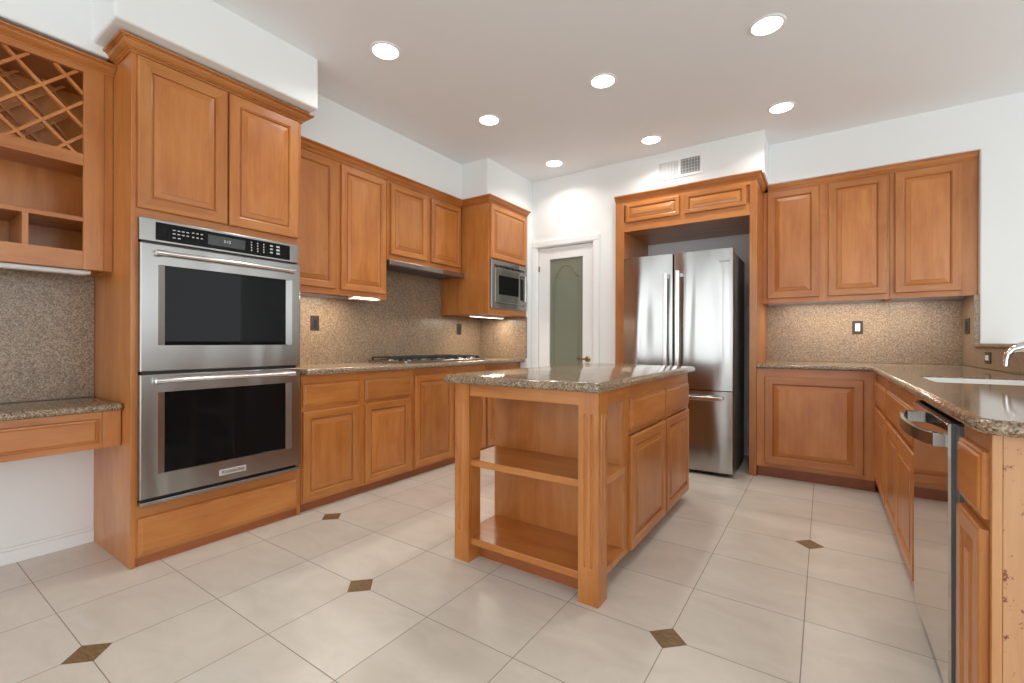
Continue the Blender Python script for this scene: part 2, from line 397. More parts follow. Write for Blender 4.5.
# ------------------------------------------------------------------ pantry door
jm = MB(); jm.box(-2.60, -2.588, BW - .002, BW + .1, 0, 2.135); jm.box(-1.942, -1.93, BW - .002, BW + .1, 0, 2.135); jm.box(-2.60, -1.93, BW - .002, BW + .1, 2.123, 2.135)
for x0, x1 in ((-2.657, -2.596), (-1.934, -1.862)):
    jm.box(x0, x1, BW - .016, BW, 0, 2.128); jm.box(x0 + .008, x1 - .008, BW - .022, BW - .016, 0, 2.128)
jm.box(-2.657, -1.862, BW - .016, BW, 2.128, 2.20); jm.box(-2.649, -1.870, BW - .022, BW - .016, 2.136, 2.192)
jm.build('trim_1', TRIM, kind='structure', bevel=0.003)
DY = BW + 0.012
dl = MB(); dl.box(-2.583, -2.451, DY, DY + .035, .01, 2.118); dl.box(-2.058, -1.947, DY, DY + .035, .01, 2.118)
dl.box(-2.451, -2.058, DY, DY + .035, 1.995, 2.118); dl.box(-2.451, -2.058, DY, DY + .035, .01, .25)
door = dl.build('door_1', TRIM, kind='structure')
tag(door, 'white pantry door with a tall etched greenish glass pane', 'door')
MB().box(-2.453, -2.056, DY + .013, DY + .021, .248, 1.997).build('glass_pane', GLASS, door)
e = MB(); ex0, ex1 = -2.40, -2.11; xm = (ex0 + ex1) / 2
pts = [(ex0, .35), (ex0, 1.80), (ex0 + .03, 1.80), (ex0 + .03, 1.84), (ex0 + .055, 1.84)]
arc = [(xm - .085 * math.cos(t * math.pi / 10), 1.845 + .075 * math.sin(t * math.pi / 10)) for t in range(11)]
right = [(2 * xm - x, z) for x, z in reversed(pts)]
e.tube([(x, DY + .0115, z) for x, z in pts + arc + right], 0.0045, 6)
e.build('etched_border', ETCH, door)
hd = MB(); hd.lathe((-2.0, DY, .930), [(.03, 0), (.03, -.006), (.024, -.012), (.012, -.014), (.012, -.045), (.014, -.05)], axis=(0, 1, 0))
hd.tube([(-2.0, DY - .045, .930), (-2.03, DY - .047, .930), (-2.075, DY - .045, .934), (-2.105, DY - .043, .929)], [.010, .010, .009, .007], 10)
hd.build('lever_handle', BRASS, door)
for z in (1.90, 0.4):
    MB().box(-2.596, -2.572, DY - .006, DY, z - .03, z + .03).build('hinge', BRASS, door, bevel=.002)
for k, z in enumerate((0.5, 0.9, 1.25, 1.55, 1.85)):
    s = thing('pantry_shelf', (-2.3, 4.8, z), 'white pantry shelf seen dimly through the door glass, number %s from the floor' % ('one', 'two', 'three', 'four', 'five')[k], 'shelf', 'pantry shelves')
    MB().box(-3.3, -1.78, 4.68, 4.99, z, z + .02).build('board', TRIM, s, bevel=.002)
    MB().box(-3.3, -1.78, 4.96, 4.99, z - .05, z).build('cleat', TRIM, s)

# ------------------------------------------------------------------ desk side of the left wall
t = thing('wine_rack_cabinet', (LW, 0.25, ZU0), 'maple wall cabinet with crossed wine lattice and open cubbies above the desk', 'cabinet')
y0, y1 = -0.3, 0.7735
MB().box(LW, UF, y1 - .02, y1, ZU0, ZCR).build('side_panel', WZ, t); MB().box(LW, UF, y0, y0 + .02, ZU0, ZCR).build('side_panel', WZ, t)
MB().box(LW, LW + .012, y0 + .02, y1 - .02, ZU0, ZCR).build('back_panel', WZ, t)
for z0, z1, nm in ((2.42, ZCR, 'top_panel'), (1.985, 2.01, 'shelf'), (1.688, 1.706, 'shelf'), (1.50, 1.54, 'bottom_panel')):
    MB().box(LW + .012, UF - (.0 if nm != 'shelf' else .004), y0 + .02, y1 - .02, z0, z1).build(nm, WY, t)
ff = MB(); F0, F1 = UF, UF + .02
ff.box(F0, F1, 0.66, 0.737, ZU0, ZCR, 0); ff.box(F0, F1 - .004, 0.738, y1, ZU0, ZCR, 0); ff.box(F0, F1, y0, y0 + .09, ZU0, ZCR, 0)
for z0, z1 in ((2.42, ZCR), (1.96, 2.02), (ZU0, 1.542)): ff.box(F0, F1, y0 + .09, .66, z0, z1, 1)
ff.box(F0, F1 - .003, y0 + .09, .66, 1.686, 1.708, 1)
ff.build('face_frame', [WZ, WY], t, bevel=.0015)
for a, b in ((.453, .473), (.11, .13)): MB().box(LW + .012, F1 - .003, a, b, 1.54, 1.686).build('divider', WZ, t)
def lattice(x0, x1, name, w=.013):
    L = MB(); A0, A1, Z0, Z1 = y0 + .09, .662, 2.018, 2.422
    for sgn in (1, -1):
        for k in range(-12, 13):
            c = (.5175 + sgn * 2.299) + k * .165      # y + sgn*z = c
            pts = []
            for y in (A0, A1):
                z = (c - y) * sgn
                if Z0 <= z <= Z1: pts.append((y, z))
            for z in (Z0, Z1):
                y = c - sgn * z
                if A0 < y < A1: pts.append((y, z))
            if len(pts) < 2: continue
            (ya, za), (yb, zb) = pts[0], pts[1]
            d = Vector((yb - ya, zb - za))
            if d.length < .03: continue
            d.normalize(); q = Vector((-d.y, d.x)) * w / 2; e_ = .0008 if sgn < 0 else 0
            r = [(ya + q.x, za + q.y), (ya - q.x, za - q.y), (yb - q.x, zb - q.y), (yb + q.x, zb + q.y)]
            L.loops([[(x0 + e_, y, z) for y, z in r], [(x1 - e_, y, z) for y, z in r]])
    return L.build(name, WY, t)
lattice(UF - .016, UF + .006, 'wine_lattice'); lattice(LW + .05, LW + .068, 'rear_wine_lattice')
crown([(UF + .015, y0), (UF + .015, y1)], ZCR - .012, t, 1.0, .80)
l = thing('under_cabinet_light', (-3.2, .3, 1.44), 'unlit white light strip under the wine rack cabinet', 'light')
MB().box(-3.13, -3.05, -.2, .70, 1.436, ZU0).build('housing', WHITE, l, bevel=.003); MB().box(-3.12, -3.06, -.18, .68, 1.433, 1.436).build('lens', WHITE, l)

tag(MB().box(LW + .001, LW + .015, -1.0, .773, .7975, ZU0 - .001).build('backsplash', GSPL), 'granite backsplash behind the desk counter at left', 'backsplash')
tag(slab(outline([(LW + .001, -1.0), (-2.83, -1.0), (-2.83, .773), (LW + .001, .773)], [0, 0, .015, 0]), .762, .797, 'desk_countertop', GTOP), 'granite desk countertop at lower height left of the ovens', 'countertop')
t = thing('desk_drawer_unit', (-3.0, .2, .585), 'maple pencil drawer unit hung under the desk countertop', 'cabinet')
ap = MB(); ap.box(LW + .02, -2.88, -1.0, .772, .585, .762); ap.build('body', [WY], t, bevel=.002)
ap = MB(); ap.box(-2.88, -2.868, -1.0, .70, .585, .762, 1); ap.box(-2.88, -2.868, .701, .772, .585, .762, 0); ap.build('face_frame', [WZ, WY], t, bevel=.0015)
slab_front('+x', -2.868, -.55, .685, .615, .728, t)

# ------------------------------------------------------------------ oven tower
t = thing('oven_cabinet', (-3.0, 1.2, 0), 'tall maple oven cabinet with two upper doors and a bottom drawer', 'cabinet')
a0, a1 = .775, 1.637
MB().box(LW, LF, a0, a0 + .02, 0, 2.50).build('side_panel', WZ, t, bevel=.002)
MB().box(LW, LF, a1 - .02, a1, 0, 2.50).build('side_panel', WZ, t, bevel=.002)
MB().box(LW, LF - .02, a0 + .02, a1 - .02, 1.715, 2.50).build('upper_box', WZ, t)
MB().box(LW, LF - .02, a0 + .02, a1 - .02, .06, .29).build('lower_box', WZ, t)
ff = MB()
for z0, z1 in ((1.705, 1.752), (2.487, 2.50), (.235, .297), (.045, .065)): ff.box(LF - .02, LF, a0 + .02, a1 - .02, z0, z1, 1)
ff.box(LF - .02, LF, 1.196, 1.208, 1.752, 2.487, 0)
for s in ((a0 + .0195, .803), (1.612, a1 - .0195)): ff.box(LF - .02, LF - .0002, *s, .045, 2.50, 0)
ff.build('face_frame', [WZ, WY], t)
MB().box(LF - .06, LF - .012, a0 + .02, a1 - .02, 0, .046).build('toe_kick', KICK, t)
panel_door('+x', LF, .797, 1.198, 1.748, 2.484, t, fr=.062); panel_door('+x', LF, 1.207, 1.612, 1.748, 2.484, t, fr=.062)
slab_front('+x', LF, .803, 1.612, .058, .238, t)
crown([(LW + .05 + .3, a0), (LF, a0), (LF, a1), (UF, a1)], 2.49, t, .95, 1.02)

t = thing('double_oven', (LF, 1.2, .29), 'stainless double wall oven with two black glass doors', 'oven')
X = LF + .003; O0, O1 = .802, 1.613
MB().box(LW + .06, X + .004, O0 + .012, O1 - .012, .297, 1.703).build('oven_body', BLACK, t)
MB().box(X, X + .014, O0, O1, 1.592, 1.706).build('control_panel', STEEL, t, bevel=.004)
cp = MB().box(X + .014, X + .017, .868, 1.555, 1.604, 1.692).build('control_glass', BLACKG, t, bevel=.001)
MB().box(X + .0165, X + .0178, 1.10, 1.29, 1.622, 1.675).build('display', DISPLAY, cp)
text('3:15', 'clock_digits', '+x', X + .0178, 1.195, 1.650, .022, PRINT, cp)
def mark(y, z, w=.012, h=.0045): MB().box(X + .017, X + .0176, y - w / 2, y + w / 2, z - h / 2, z + h / 2).build('touch_key', PRINT, cp)
for r in range(2):
    for k in range(4): mark(.945 + k * .02, 1.664 - r * .018 - (.0 if r else .0))
for k in range(2): mark(.945 + k * .022, 1.626)
for r in range(2):
    for k in range(3): mark(1.03 + k * .02 - r * .0, 1.667 - r * .022, .010)
for r in range(4):
    for k in range(3): mark(1.325 + k * .035, 1.672 - r * .015, .006, .007)
for r in range(3): mark(1.48, 1.672 - r * .02, .02, .010); mark(1.44, 1.672 - r * .02, .016, .008)
def oven_door(z0, z1, wz0, wz1, hz):
    d = rings(MB(), '+x', X, O0, O1, z0, z1, [(0, 0), (0, .03), (.004, .034)], True, False, False)
    A = rect('+x', X, O0 + .004, O1 - .004, z0 + .004, z1 - .004, .034); B = rect('+x', X, .873, 1.560, wz0, wz1, .034); Cc = rect('+x', X, .903, 1.524, wz0 + .003, wz1 - .003, .027)
    d.add(A + B + Cc, [(i, (i + 1) % 4, 4 + (i + 1) % 4, 4 + i) for i in range(4)] + [(4 + i, 4 + (i + 1) % 4, 8 + (i + 1) % 4, 8 + i) for i in range(4)], [0] * 4 + [1] * 4)
    d = d.build('oven_door', [STEEL, STEEL], t)
    MB().box(X + .012, X + .0268, .9, 1.527, wz0, wz1).build('window', BLACKG, d)
    h = MB(); h.tube([(X + .055, .872, hz), (X + .055, 1.552, hz)], .0115, 16); h.build('handle_bar', HANDLE, d)
    for y in (.868, 1.556):
        k = MB(); k.tube([(X + .034, y, hz - .004), (X + .045, y, hz - .001), (X + .055, y, hz)], [.016, .013, .013], 14)
        s = 1 if y < 1.2 else -1
        k.tube([(X + .055, y - s * .010, hz), (X + .055, y + s * .03, hz)], .0145, 16); k.build('handle_bracket', CHROME, d)
    return d
oven_door(.952, 1.580, 1.080, 1.478, 1.535)
oven_door(.330, .936, .445, .848, .905)
MB().box(X, X + .036, O0, O1, .299, .318).build('bottom_vent_trim', STEEL, t, bevel=.004)
b = MB().box(X + .034, X + .037, 1.150, 1.290, .368, .400).build('badge', BADGE, t, bevel=.001)
text('KitchenAid', 'badge_lettering', '+x', X + .037, 1.22, .3845, .026, INK, b)

# ------------------------------------------------------------------ left uppers, hood
def box_cabinet(name, label, o, pl, back, a0, a1, z0, z1, top=None, base=0.0, cat='cabinet', group=None, kick=None):
    """carcass with a face frame; returns the root"""
    c = ((pl + back) / 2, (a0 + a1) / 2, base) if o != '-y' else ((a0 + a1) / 2, (pl + back) / 2, base)
    r = thing(name, c, label, cat, group); g = .0008
    body = MB(); q0 = P(o, pl, a0 + g, z0, -.018); q1 = P(o, back, a1 - g, z1, 0)
    body.box(q0[0], q1[0], q0[1], q1[1], z0 + (.022 if z0 > 1.2 else 0), top or z1)
    if z0 > 1.2:
        for e0, e1 in ((a0 + g, a0 + .019), (a1 - .019, a1 - g)):
            u0 = P(o, pl, e0, z0, -.018); u1 = P(o, back, e1, z1, 0); body.box(u0[0], u1[0], u0[1], u1[1], z0, z0 + .022)
    body.build('body', WZ, r, bevel=.0015)
    return r
def frame(r, o, pl, a0, a1, z0, z1, vs, hs):
    """face frame of stiles (vs: list of (a,b)) and rails (hs: list of (z0,z1))"""
    f = MB(); g = .0008
    def bx(a, b, c, d, e, mi):
        p, q = P(o, pl, a, c, -.018), P(o, pl, b, d, e); f.box(p[0], q[0], p[1], q[1], c, d, mi)
    for a, b in vs: bx(max(a, a0 + g), min(b, a1 - g), z0, z1, 0, 0)
    for c, d in hs: bx(a0 + g, a1 - g, c, d, -.0006, 1)
    return f.build('face_frame', [WZ, hgrain(o)], r)
UD = UF  # doors sit on the upper face
t = box_cabinet('wall_cabinet', 'tall two-door maple wall cabinet right of the ovens', '+x', UF, LW + .016, 1.64, 2.555, ZU0, ZCR, base=ZU0)
frame(t, '+x', UF, 1.64, 2.555, ZU0, ZCR, [(1.64, 1.69), (2.04, 2.13), (2.525, 2.555)], [(ZU0, 1.50), (2.43, ZCR)])
panel_door('+x', UF, 1.66, 2.065, 1.494, 2.440, t); panel_door('+x', UF, 2.112, 2.54, 1.494, 2.440, t)
crown([(UF, 1.64), (UF, 2.555)], ZCR, t)
t = box_cabinet('wall_cabinet', 'short two-door maple wall cabinet above the range hood', '+x', UF, LW + .016, 2.557, 3.50, 1.790, ZCR, base=1.79)
frame(t, '+x', UF, 2.557, 3.50, 1.790, ZCR, [(2.557, 2.61), (2.99, 3.09), (3.47, 3.50)], [(1.790, 1.86), (2.43, ZCR)])
panel_door('+x', UF, 2.59, 3.01, 1.840, 2.437, t, fr=.052); panel_door('+x', UF, 3.07, 3.485, 1.840, 2.437, t, fr=.052)
crown([(UF, 2.557), (UF, 3.50)], ZCR, t)
h = thing('range_hood', (-3.15, 3.03, 1.745), 'slim stainless range hood under the short wall cabinet', 'range hood')
MB().box(LW + .02, UF, 2.562, 3.512, 1.757, 1.789).build('hood_body', STEEL, h, bevel=.003)
MB().box(UF, UF + .035, 2.562, 3.512, 1.745, 1.789).build('front_lip', STEEL, h, bevel=.004)
MB().box(LW + .06, UF - .03, 2.60, 3.47, 1.748, 1.757).build('grease_filter', DARK, h)

# ------------------------------------------------------------------ microwave cabinet
t = thing('microwave_cabinet', (-3.0, 3.84, 1.38), 'maple wall cabinet holding the built-in microwave beside the pantry door', 'cabinet')
MX = -2.68; a0, a1 = 3.515, 4.188
MB().box(LW + .016, MX, a0, a0 + .02, 1.378, ZCR).build('side_panel', WZ, t, bevel=.002)
MB().box(LW + .016, MX, a1 - .02, a1, 1.378, ZCR).build('side_panel', WZ, t, bevel=.002)
MB().box(LW + .016, MX - .02, a0 + .02, a1 - .02, 1.378, 1.44).build('bottom_box', WY, t)
MB().box(LW + .016, MX - .02, a0 + .02, a1 - .02, 1.91, ZCR).build('upper_box', WZ, t)
ff = MB()
for z0, z1 in ((1.378, 1.44), (1.905, 1.925), (2.44, ZCR)): ff.box(MX - .02, MX, a0 + .02, a1 - .02, z0, z1, 1)
for s in ((a0 + .019, 3.545), (4.165, a1 - .019)): ff.box(MX - .02, MX - .0003, *s, 1.378, ZCR, 0)
ff.build('face_frame', [WZ, WY], t)
panel_door('+x', MX, 3.535, 4.172, 1.922, 2.45, t, fr=.058)
crown([(UF, a0), (MX, a0), (MX, a1)], ZCR, t)
t = thing('microwave', (MX, 3.85, 1.43), 'built-in stainless microwave with trim frame', 'microwave')
m0, m1 = 3.535, 4.172
MB().box(LW + .2, MX, m0 + .025, m1 - .025, 1.445, 1.90).build('oven_body', BLACK, t)
tf = rings(MB(), '+x', MX + .001, m0, m1, 1.436, 1.910, [(0, 0), (0, .016), (.004, .02), (.045, .02), (.048, .010)], True, False, False).build('trim_frame', STEEL, t)
MB().box(MX + .002, MX + .012, m0 + .04, m1 - .04, 1.48, 1.87).build('front_panel', STEEL, t)
for z0, z1 in ((1.845, 1.888), (1.455, 1.485)):
    n = 5
    for k in range(n):
        w = (m1 - m0 - .09) / n
        MB().box(MX + .018, MX + .0208, m0 + .05 + k * w, m0 + .05 + (k + .78) * w, z0, z1).build('vent_slot', BLACK, tf)
d = rings(MB(), '+x', MX + .012, m0 + .05, m1 - .05, 1.495, 1.836, [(0, 0), (0, .012), (.004, .015)], True, True, False).build('microwave_door', STEEL, t)
MB().box(MX + .0265, MX + .029, m0 + .115, 4.0, 1.575, 1.765).build('window', BLACKG, d)
cpn = MB().box(MX + .0265, MX + .029, 4.035, 4.098, 1.54, 1.80).build('control_panel', BLACKG, d)
MB().box(MX + .0285, MX + .0296, 4.042, 4.090, 1.765, 1.79).build('display', DISPLAY, cpn)
hh = MB(); hh.tube([(MX + .045, 4.110, 1.53), (MX + .045, 4.110, 1.80)], .006, 10)
for z in (1.54, 1.79): hh.tube([(MX + .025, 4.110, z), (MX + .045, 4.110, z)], .005, 8)
hh.build('handle', HANDLE, d)

# ------------------------------------------------------------------ left base run
def base_cab(label, a0, a1, stiles, rails, drawers, doors):
    t = box_cabinet('base_cabinet', label, '+x', LF, LW + .016, a0, a1, .06, .884)
    frame(t, '+x', LF, a0, a1, .06, .884, stiles, rails)
    MB().box(LF - .06, LF - .03, a0 + .001, a1 - .001, 0, .06).build('toe_kick', KICK, t)
    for d in drawers: slab_front('+x', LF, *d, t)
    for d in doors: panel_door('+x', LF, *d, t)
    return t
base_cab('maple base cabinet with two drawers over two doors, beside the ovens', 1.64, 2.60, [(1.64, 1.68), (2.055, 2.145), (2.55, 2.60)], [(.06, .09), (.645, .685), (.82, .884)],
         [(1.648, 2.075, .680, .825), (2.127, 2.565, .672, .825)], [(1.648, 2.075, .078, .650), (2.127, 2.565, .078, .650)])
base_cab('maple cooktop base cabinet with two full-height doors', 2.602, 3.56, [(2.602, 2.63), (3.07, 3.12), (3.53, 3.56)], [(.06, .09), (.82, .884)],
         [], [(2.615, 3.075, .078, .825), (3.105, 3.55, .078, .825)])
base_cab('maple end base cabinet next to the pantry door, half hidden by the island', 3.562, 4.186, [(3.562, 3.60), (4.14, 4.186)], [(.06, .09), (.645, .685), (.82, .884)],
         [(3.58, 4.16, .680, .825)], [(3.58, 4.16, .078, .650)])
tag(slab(outline([(LW + .016, 1.64), (-2.68, 1.64), (-2.68, 4.188), (LW + .016, 4.188)], [0, .0, .02, 0]), .885, .925, 'countertop', GTOP), 'long granite countertop under the gas cooktop', 'countertop')
bs = MB(); bs.box(LW + .001, LW + .015, 1.638, 4.172, .878, ZU0); bs.box(LW + .001, LW + .015, 2.556, 3.514, ZU0, 1.80)
tag(bs.build('backsplash', GSPL), 'tall granite backsplash behind the gas cooktop', 'backsplash')
tag(MB().box(LW + .016, -2.664, 4.173, 4.189, .926, 1.377).build('backsplash', GSPL), 'small granite backsplash under the microwave facing the cooktop', 'backsplash')
t = thing('gas_cooktop', (-3.02, 3.03, .917), 'stainless gas cooktop with black iron grates', 'cooktop')
c0, c1, cx0, cx1 = 2.55, 3.60, -3.26, -2.775
tp = MB(); tp.loops([[(p.x, p.y, z) for p in offset(outline([(cx0, c0), (cx1, c0), (cx1, c1), (cx0, c1)], .02), i)] for i, z in ((0, .9172), (0, .931), (.006, .936), (.02, .936), (.026, .930))]); tp.build('steel_tray', STEEL, t)
for k, (x, y, r) in enumerate(((-3.14, 2.72, .045), (-2.93, 2.72, .038), (-3.03, 3.0, .055), (-3.14, 3.30, .038), (-2.95, 3.28, .045))):
    bu = MB(); bu.lathe((x, y, .928), [(r + .012, 0), (r + .010, .006), (r, .008), (r, .014), (r - .004, .016)]); bu = bu.build('burner', STEEL, t)
    cp = MB(); cp.lathe((x, y, .944), [(r - .004, 0), (r - .003, .005), (r - .012, .008)]); cp.build('burner_cap', IRON, bu)
for k in range(3):
    g0 = c0 + .03 + k * .31; g1 = g0 + .30; G = MB(); z0, z1 = .952, .964
    for y in (g0, g1): G.box(cx0 + .03, cx1 - .03, y - .006, y + .006, z0, z1)
    for x in (cx0 + .036, cx1 - .036): G.box(x - .006, x + .006, g0, g1, z0, z1)
    for x in (-3.135, -3.02, -2.92): G.box(x - .005, x + .005, g0, g1, z0 + .001, z1 + .003)
    G.box(cx0 + .03, cx1 - .03, (g0 + g1) / 2 - .005, (g0 + g1) / 2 + .005, z0 + .001, z1 + .003)
    for y in (g0, g1):
        for x in (cx0 + .036, cx1 - .036): G.box(x - .008, x + .008, y - .008, y + .008, .930, z0)
    G.build('grate', IRON, t, bevel=.002)
for k in range(5):
    kn = MB(); kn.lathe((-3.17 + k * .08, 3.555, .930), [(.020, 0), (.020, .012), (.016, .018), (.016, .026)], seg=18); kn.build('knob', HANDLE if k % 2 else BLACK, t)
t.location.z += .008

# wall plates
def plate(o, pl, a0, a1, z0, z1, label, rocker, kind='outlet', group=None, horiz=False):
    c = P(o, pl, (a0 + a1) / 2, (z0 + z1) / 2, 0); r = thing('wall_' + kind, c, label, kind, group)
    rings(MB(), o, pl, a0, a1, z0, z1, [(0, .0005), (0, .003), (.003, .006)], True, True, False).build('cover_plate', BRONZE, r)
    am, zm = (a0 + a1) / 2, (z0 + z1) / 2; w, h = ((.033, .017) if horiz else (.017, .033))
    rings(MB(), o, pl, am - w, am + w, zm - h, zm + h, [(0, .006), (0, .009), (.003, .0105)], False, True, False).build('rocker' if rocker else 'receptacle', WHITE if rocker else BLACK, r)
plate('+x', LW + .015, 2.048, 2.122, 1.189, 1.305, 'dark bronze outlet plate on the backsplash between ovens and cooktop', False)
plate('+x', LW + .015, 3.765, 3.841, 1.182, 1.300, 'dark bronze outlet plate on the backsplash below the microwave cabinet', False)
plate('-y', RB - .015, .205, .279, 1.179, 1.294, 'dark plate with white rocker switch on the backsplash right of the refrigerator', True, 'switch')
plate('-x', RW - .015, 4.765, 4.90, 1.172, 1.292, 'dark bronze outlet plate on the narrow side wall under the right cabinets', False)
plate('-x', RW - .015, 4.235, 4.36, .966, 1.042, 'dark plate with white switch below the granite ledge behind the sink', True, 'switch', horiz=True)

# ------------------------------------------------------------------ refrigerator surround and refrigerator
t = thing('refrigerator_surround', (-1.07, 4.6, 0), 'maple surround cabinet framing the refrigerator with two small top doors', 'cabinet')
MB().box(-1.684, -1.597, BF, RB - .015, 0, ZCR).build('side_panel', WZ, t, bevel=.002)
MB().box(-.513, -.458, BF, RB - .015, 0, ZCR).build('side_panel', WZ, t, bevel=.002)
MB().box(-1.597, -.513, BF + .018, RB - .015, 2.168, ZCR).build('overhead_box', WX, t)
ff = MB()
for z0, z1 in ((2.166, 2.258), (2.418, ZCR)): ff.box(-1.597, -.513, BF, BF + .018, z0, z1, 1)
ff.box(-1.09, -1.02, BF + .0003, BF + .018, 2.166, ZCR, 0)
ff.build('face_frame', [WZ, WX], t)
panel_door('-y', BF, -1.575, -1.077, 2.25, 2.425, t, fr=.040); panel_door('-y', BF, -1.03, -.537, 2.25, 2.425, t, fr=.040)
crown([(-1.684, BF), (-.458, BF), (-.458, RS + .043)], ZCR, t, .62, mats=WX)

t = thing('refrigerator', (-1.06, 4.4, 0), 'stainless french-door refrigerator with bottom freezer drawer', 'refrigerator')
fx0, fx1, fxm = -1.524, -.604, -1.076; FY = 4.03
MB().box(fx0 + .005, fx1 - .005, FY + .075, 4.70, .035, 1.845).build('case', GREYP, t, bevel=.004)
MB().box(fx0 + .02, fx1 - .02, FY + .085, 4.68, .008, .035).build('base_grille', BLACK, t)
for x in (fx0 + .06, fx1 - .06): MB().box(x - .05, x + .05, FY + .02, FY + .16, 1.845, 1.868).build('hinge_cover', GREYP, t, bevel=.004)
def fdoor(name, x0, x1, z0, z1):
    m = MB(); R = []; n = 10
    def prof(y_add):
        pass
    # slightly bowed front
    front = [(x0 + (x1 - x0) * k / n, FY + .012 - .012 * (1 - (2 * k / n - 1) ** 2)) for k in range(n + 1)]
    lp = [(x0, FY + .07)] + [(x0, FY + .022)] + [(x + (.004 if k == 0 else -.004 if k == n else 0), y) for k, (x, y) in enumerate(front)] + [(x1, FY + .022), (x1, FY + .07)]
    m.loops([[(x, y, z) for x, y in lp] for z in (z0, z1)], smooth=True)
    return m.build(name, STEELW, t)
d1 = fdoor('left_door', fx0, fxm - .003, .708, 1.868); d2 = fdoor('right_door', fxm + .003, fx1, .708, 1.868); d3 = fdoor('freezer_drawer', fx0, fx1, .035, .700)
def bar(parent, p0, p1, outs, axis):
    h = MB(); (x0, z0), (x1, z1) = p0, p1; Y = FY - .055
    if axis == 'z': h.box(x0 - .016, x0 + .016, Y - .010, Y + .010, z0, z1)
    else: h.box(x0, x1, Y - .010, Y + .010, z0 - .016, z0 + .016)
    h = h.build('handle', HANDLE, parent, bevel=.005, seg=3); f = MB()
    for k in (0, 1):
        if axis == 'z': z = (z0 + .03, z1 - .03)[k]; f.box(x0 - .010, x0 + .010, Y, FY + .01, z - .015, z + .015)
        else: x = (x0 + .03, x1 - .03)[k]; f.box(x - .015, x + .015, Y, FY + .01, z0 - .010, z0 + .010)
    f.build('handle_mount', HANDLE, h)
bar(d1, (-1.128, .80), (-1.128, 1.70), 0, 'z'); bar(d2, (-1.026, .80), (-1.026, 1.71), 0, 'z'); bar(d3, (-1.46, .643), (-.668, .643), 0, 'x')
text('KitchenAid', 'logo_lettering', '-y', FY + .006, -.69, 1.765, .026, GREYP, d2, .002)

# ------------------------------------------------------------------ right-hand uppers and base
UB = 4.705
t = box_cabinet('wall_cabinet', 'two-door maple wall cabinet right of the refrigerator', '-y', UB, RB - .016, -.457, .431, ZU0 + .002, ZCR, base=ZU0)
frame(t, '-y', UB, -.457, .431, ZU0 + .002, ZCR, [(-.457, -.41), (-.05, .04), (.40, .431)], [(ZU0 + .002, 1.51), (2.44, ZCR)])
panel_door('-y', UB, -.424, -.036, 1.496, 2.450, t, fr=.062); panel_door('-y', UB, .027, .413, 1.496, 2.450, t, fr=.062)
crown([(-.4195, UB), (.431, UB)], ZCR, t, .55, mats=WX)
t = box_cabinet('wall_cabinet', 'single-door maple wall cabinet at the right end of the wall', '-y', UB, RB - .016, .432, .9345, ZU0 + .002, ZCR, base=ZU0)
frame(t, '-y', UB, .432, .9345, ZU0 + .002, ZCR, [(.432, .48), (.83, .9345)], [(ZU0 + .002, 1.51), (2.44, ZCR)])
panel_door('-y', UB, .462, .846, 1.496, 2.450, t, fr=.062)
crown([(.432, UB), (.9345, UB)], ZCR, t, .55, mats=WX)

t = box_cabinet('base_cabinet', 'single wide-door maple base cabinet right of the refrigerator', '-y', BF, RB - .016, -.457, .318, .09, .892)
frame(t, '-y', BF, -.457, .318, .09, .892, [(-.457, -.38), (.225, .318)], [(.09, .135), (.81, .892)])
MB().box(-.456, .317, BF + .06, BF + .08, 0, .09).build('toe_kick', KICK, t)
panel_door('-y', BF, -.399, .243, .122, .826, t, fr=.066)

def rcab(name, label, a0, a1, stiles, rails, drawers, doors):
    t = box_cabinet(name, label, '-x', RF, RW - .016, a0, a1, .09, .892, top=.68 if name == 'sink_cabinet' else None)
    frame(t, '-x', RF, a0, a1, .09, .892, stiles, rails)
    MB().box(RF + .06, RF + .08, a0 + .001, a1 - .001, 0, .09).build('toe_kick', KICK, t)
    for d in drawers: slab_front('-x', RF, *d, t)
    for d in doors: panel_door('-x', RF, *d, t)
    return t
rcab('base_cabinet', 'maple corner base cabinet with drawer at far end of the sink run', 3.492, 4.249, [(3.492, 3.53), (4.18, 4.249)], [(.09, .13), (.64, .675), (.815, .892)],
     [(3.515, 4.20, .668, .825)], [(3.515, 4.20, .125, .645)])
rcab('sink_cabinet', 'maple sink base cabinet with false front and two doors beside the dishwasher', 2.425, 3.491, [(2.425, 2.46), (2.96, 3.01), (3.46, 3.491)], [(.09, .13), (.64, .675), (.815, .892)],
     [(2.465, 3.455, .668, .825)], [(2.465, 2.972, .125, .645), (2.985, 3.455, .125, .645)])
t = rcab('base_cabinet', 'narrow maple end cabinet between the dishwasher and the bare end panel', 1.496, 1.742, [(1.496, 1.52), (1.715, 1.742)], [(.09, .13), (.655, .69), (.83, .892)],
     [(1.502, 1.722, .690, .845)], [(1.502, 1.722, .115, .665)])
ep = MB(); ep.box(.318, .335, 1.480, 1.496, 0, .892, 0); ep.box(.336, RW + .119, 1.482, 1.496, 0, .892, 1)
ep.build('end_panel', [PINE, STAINED], t, bevel=.001)

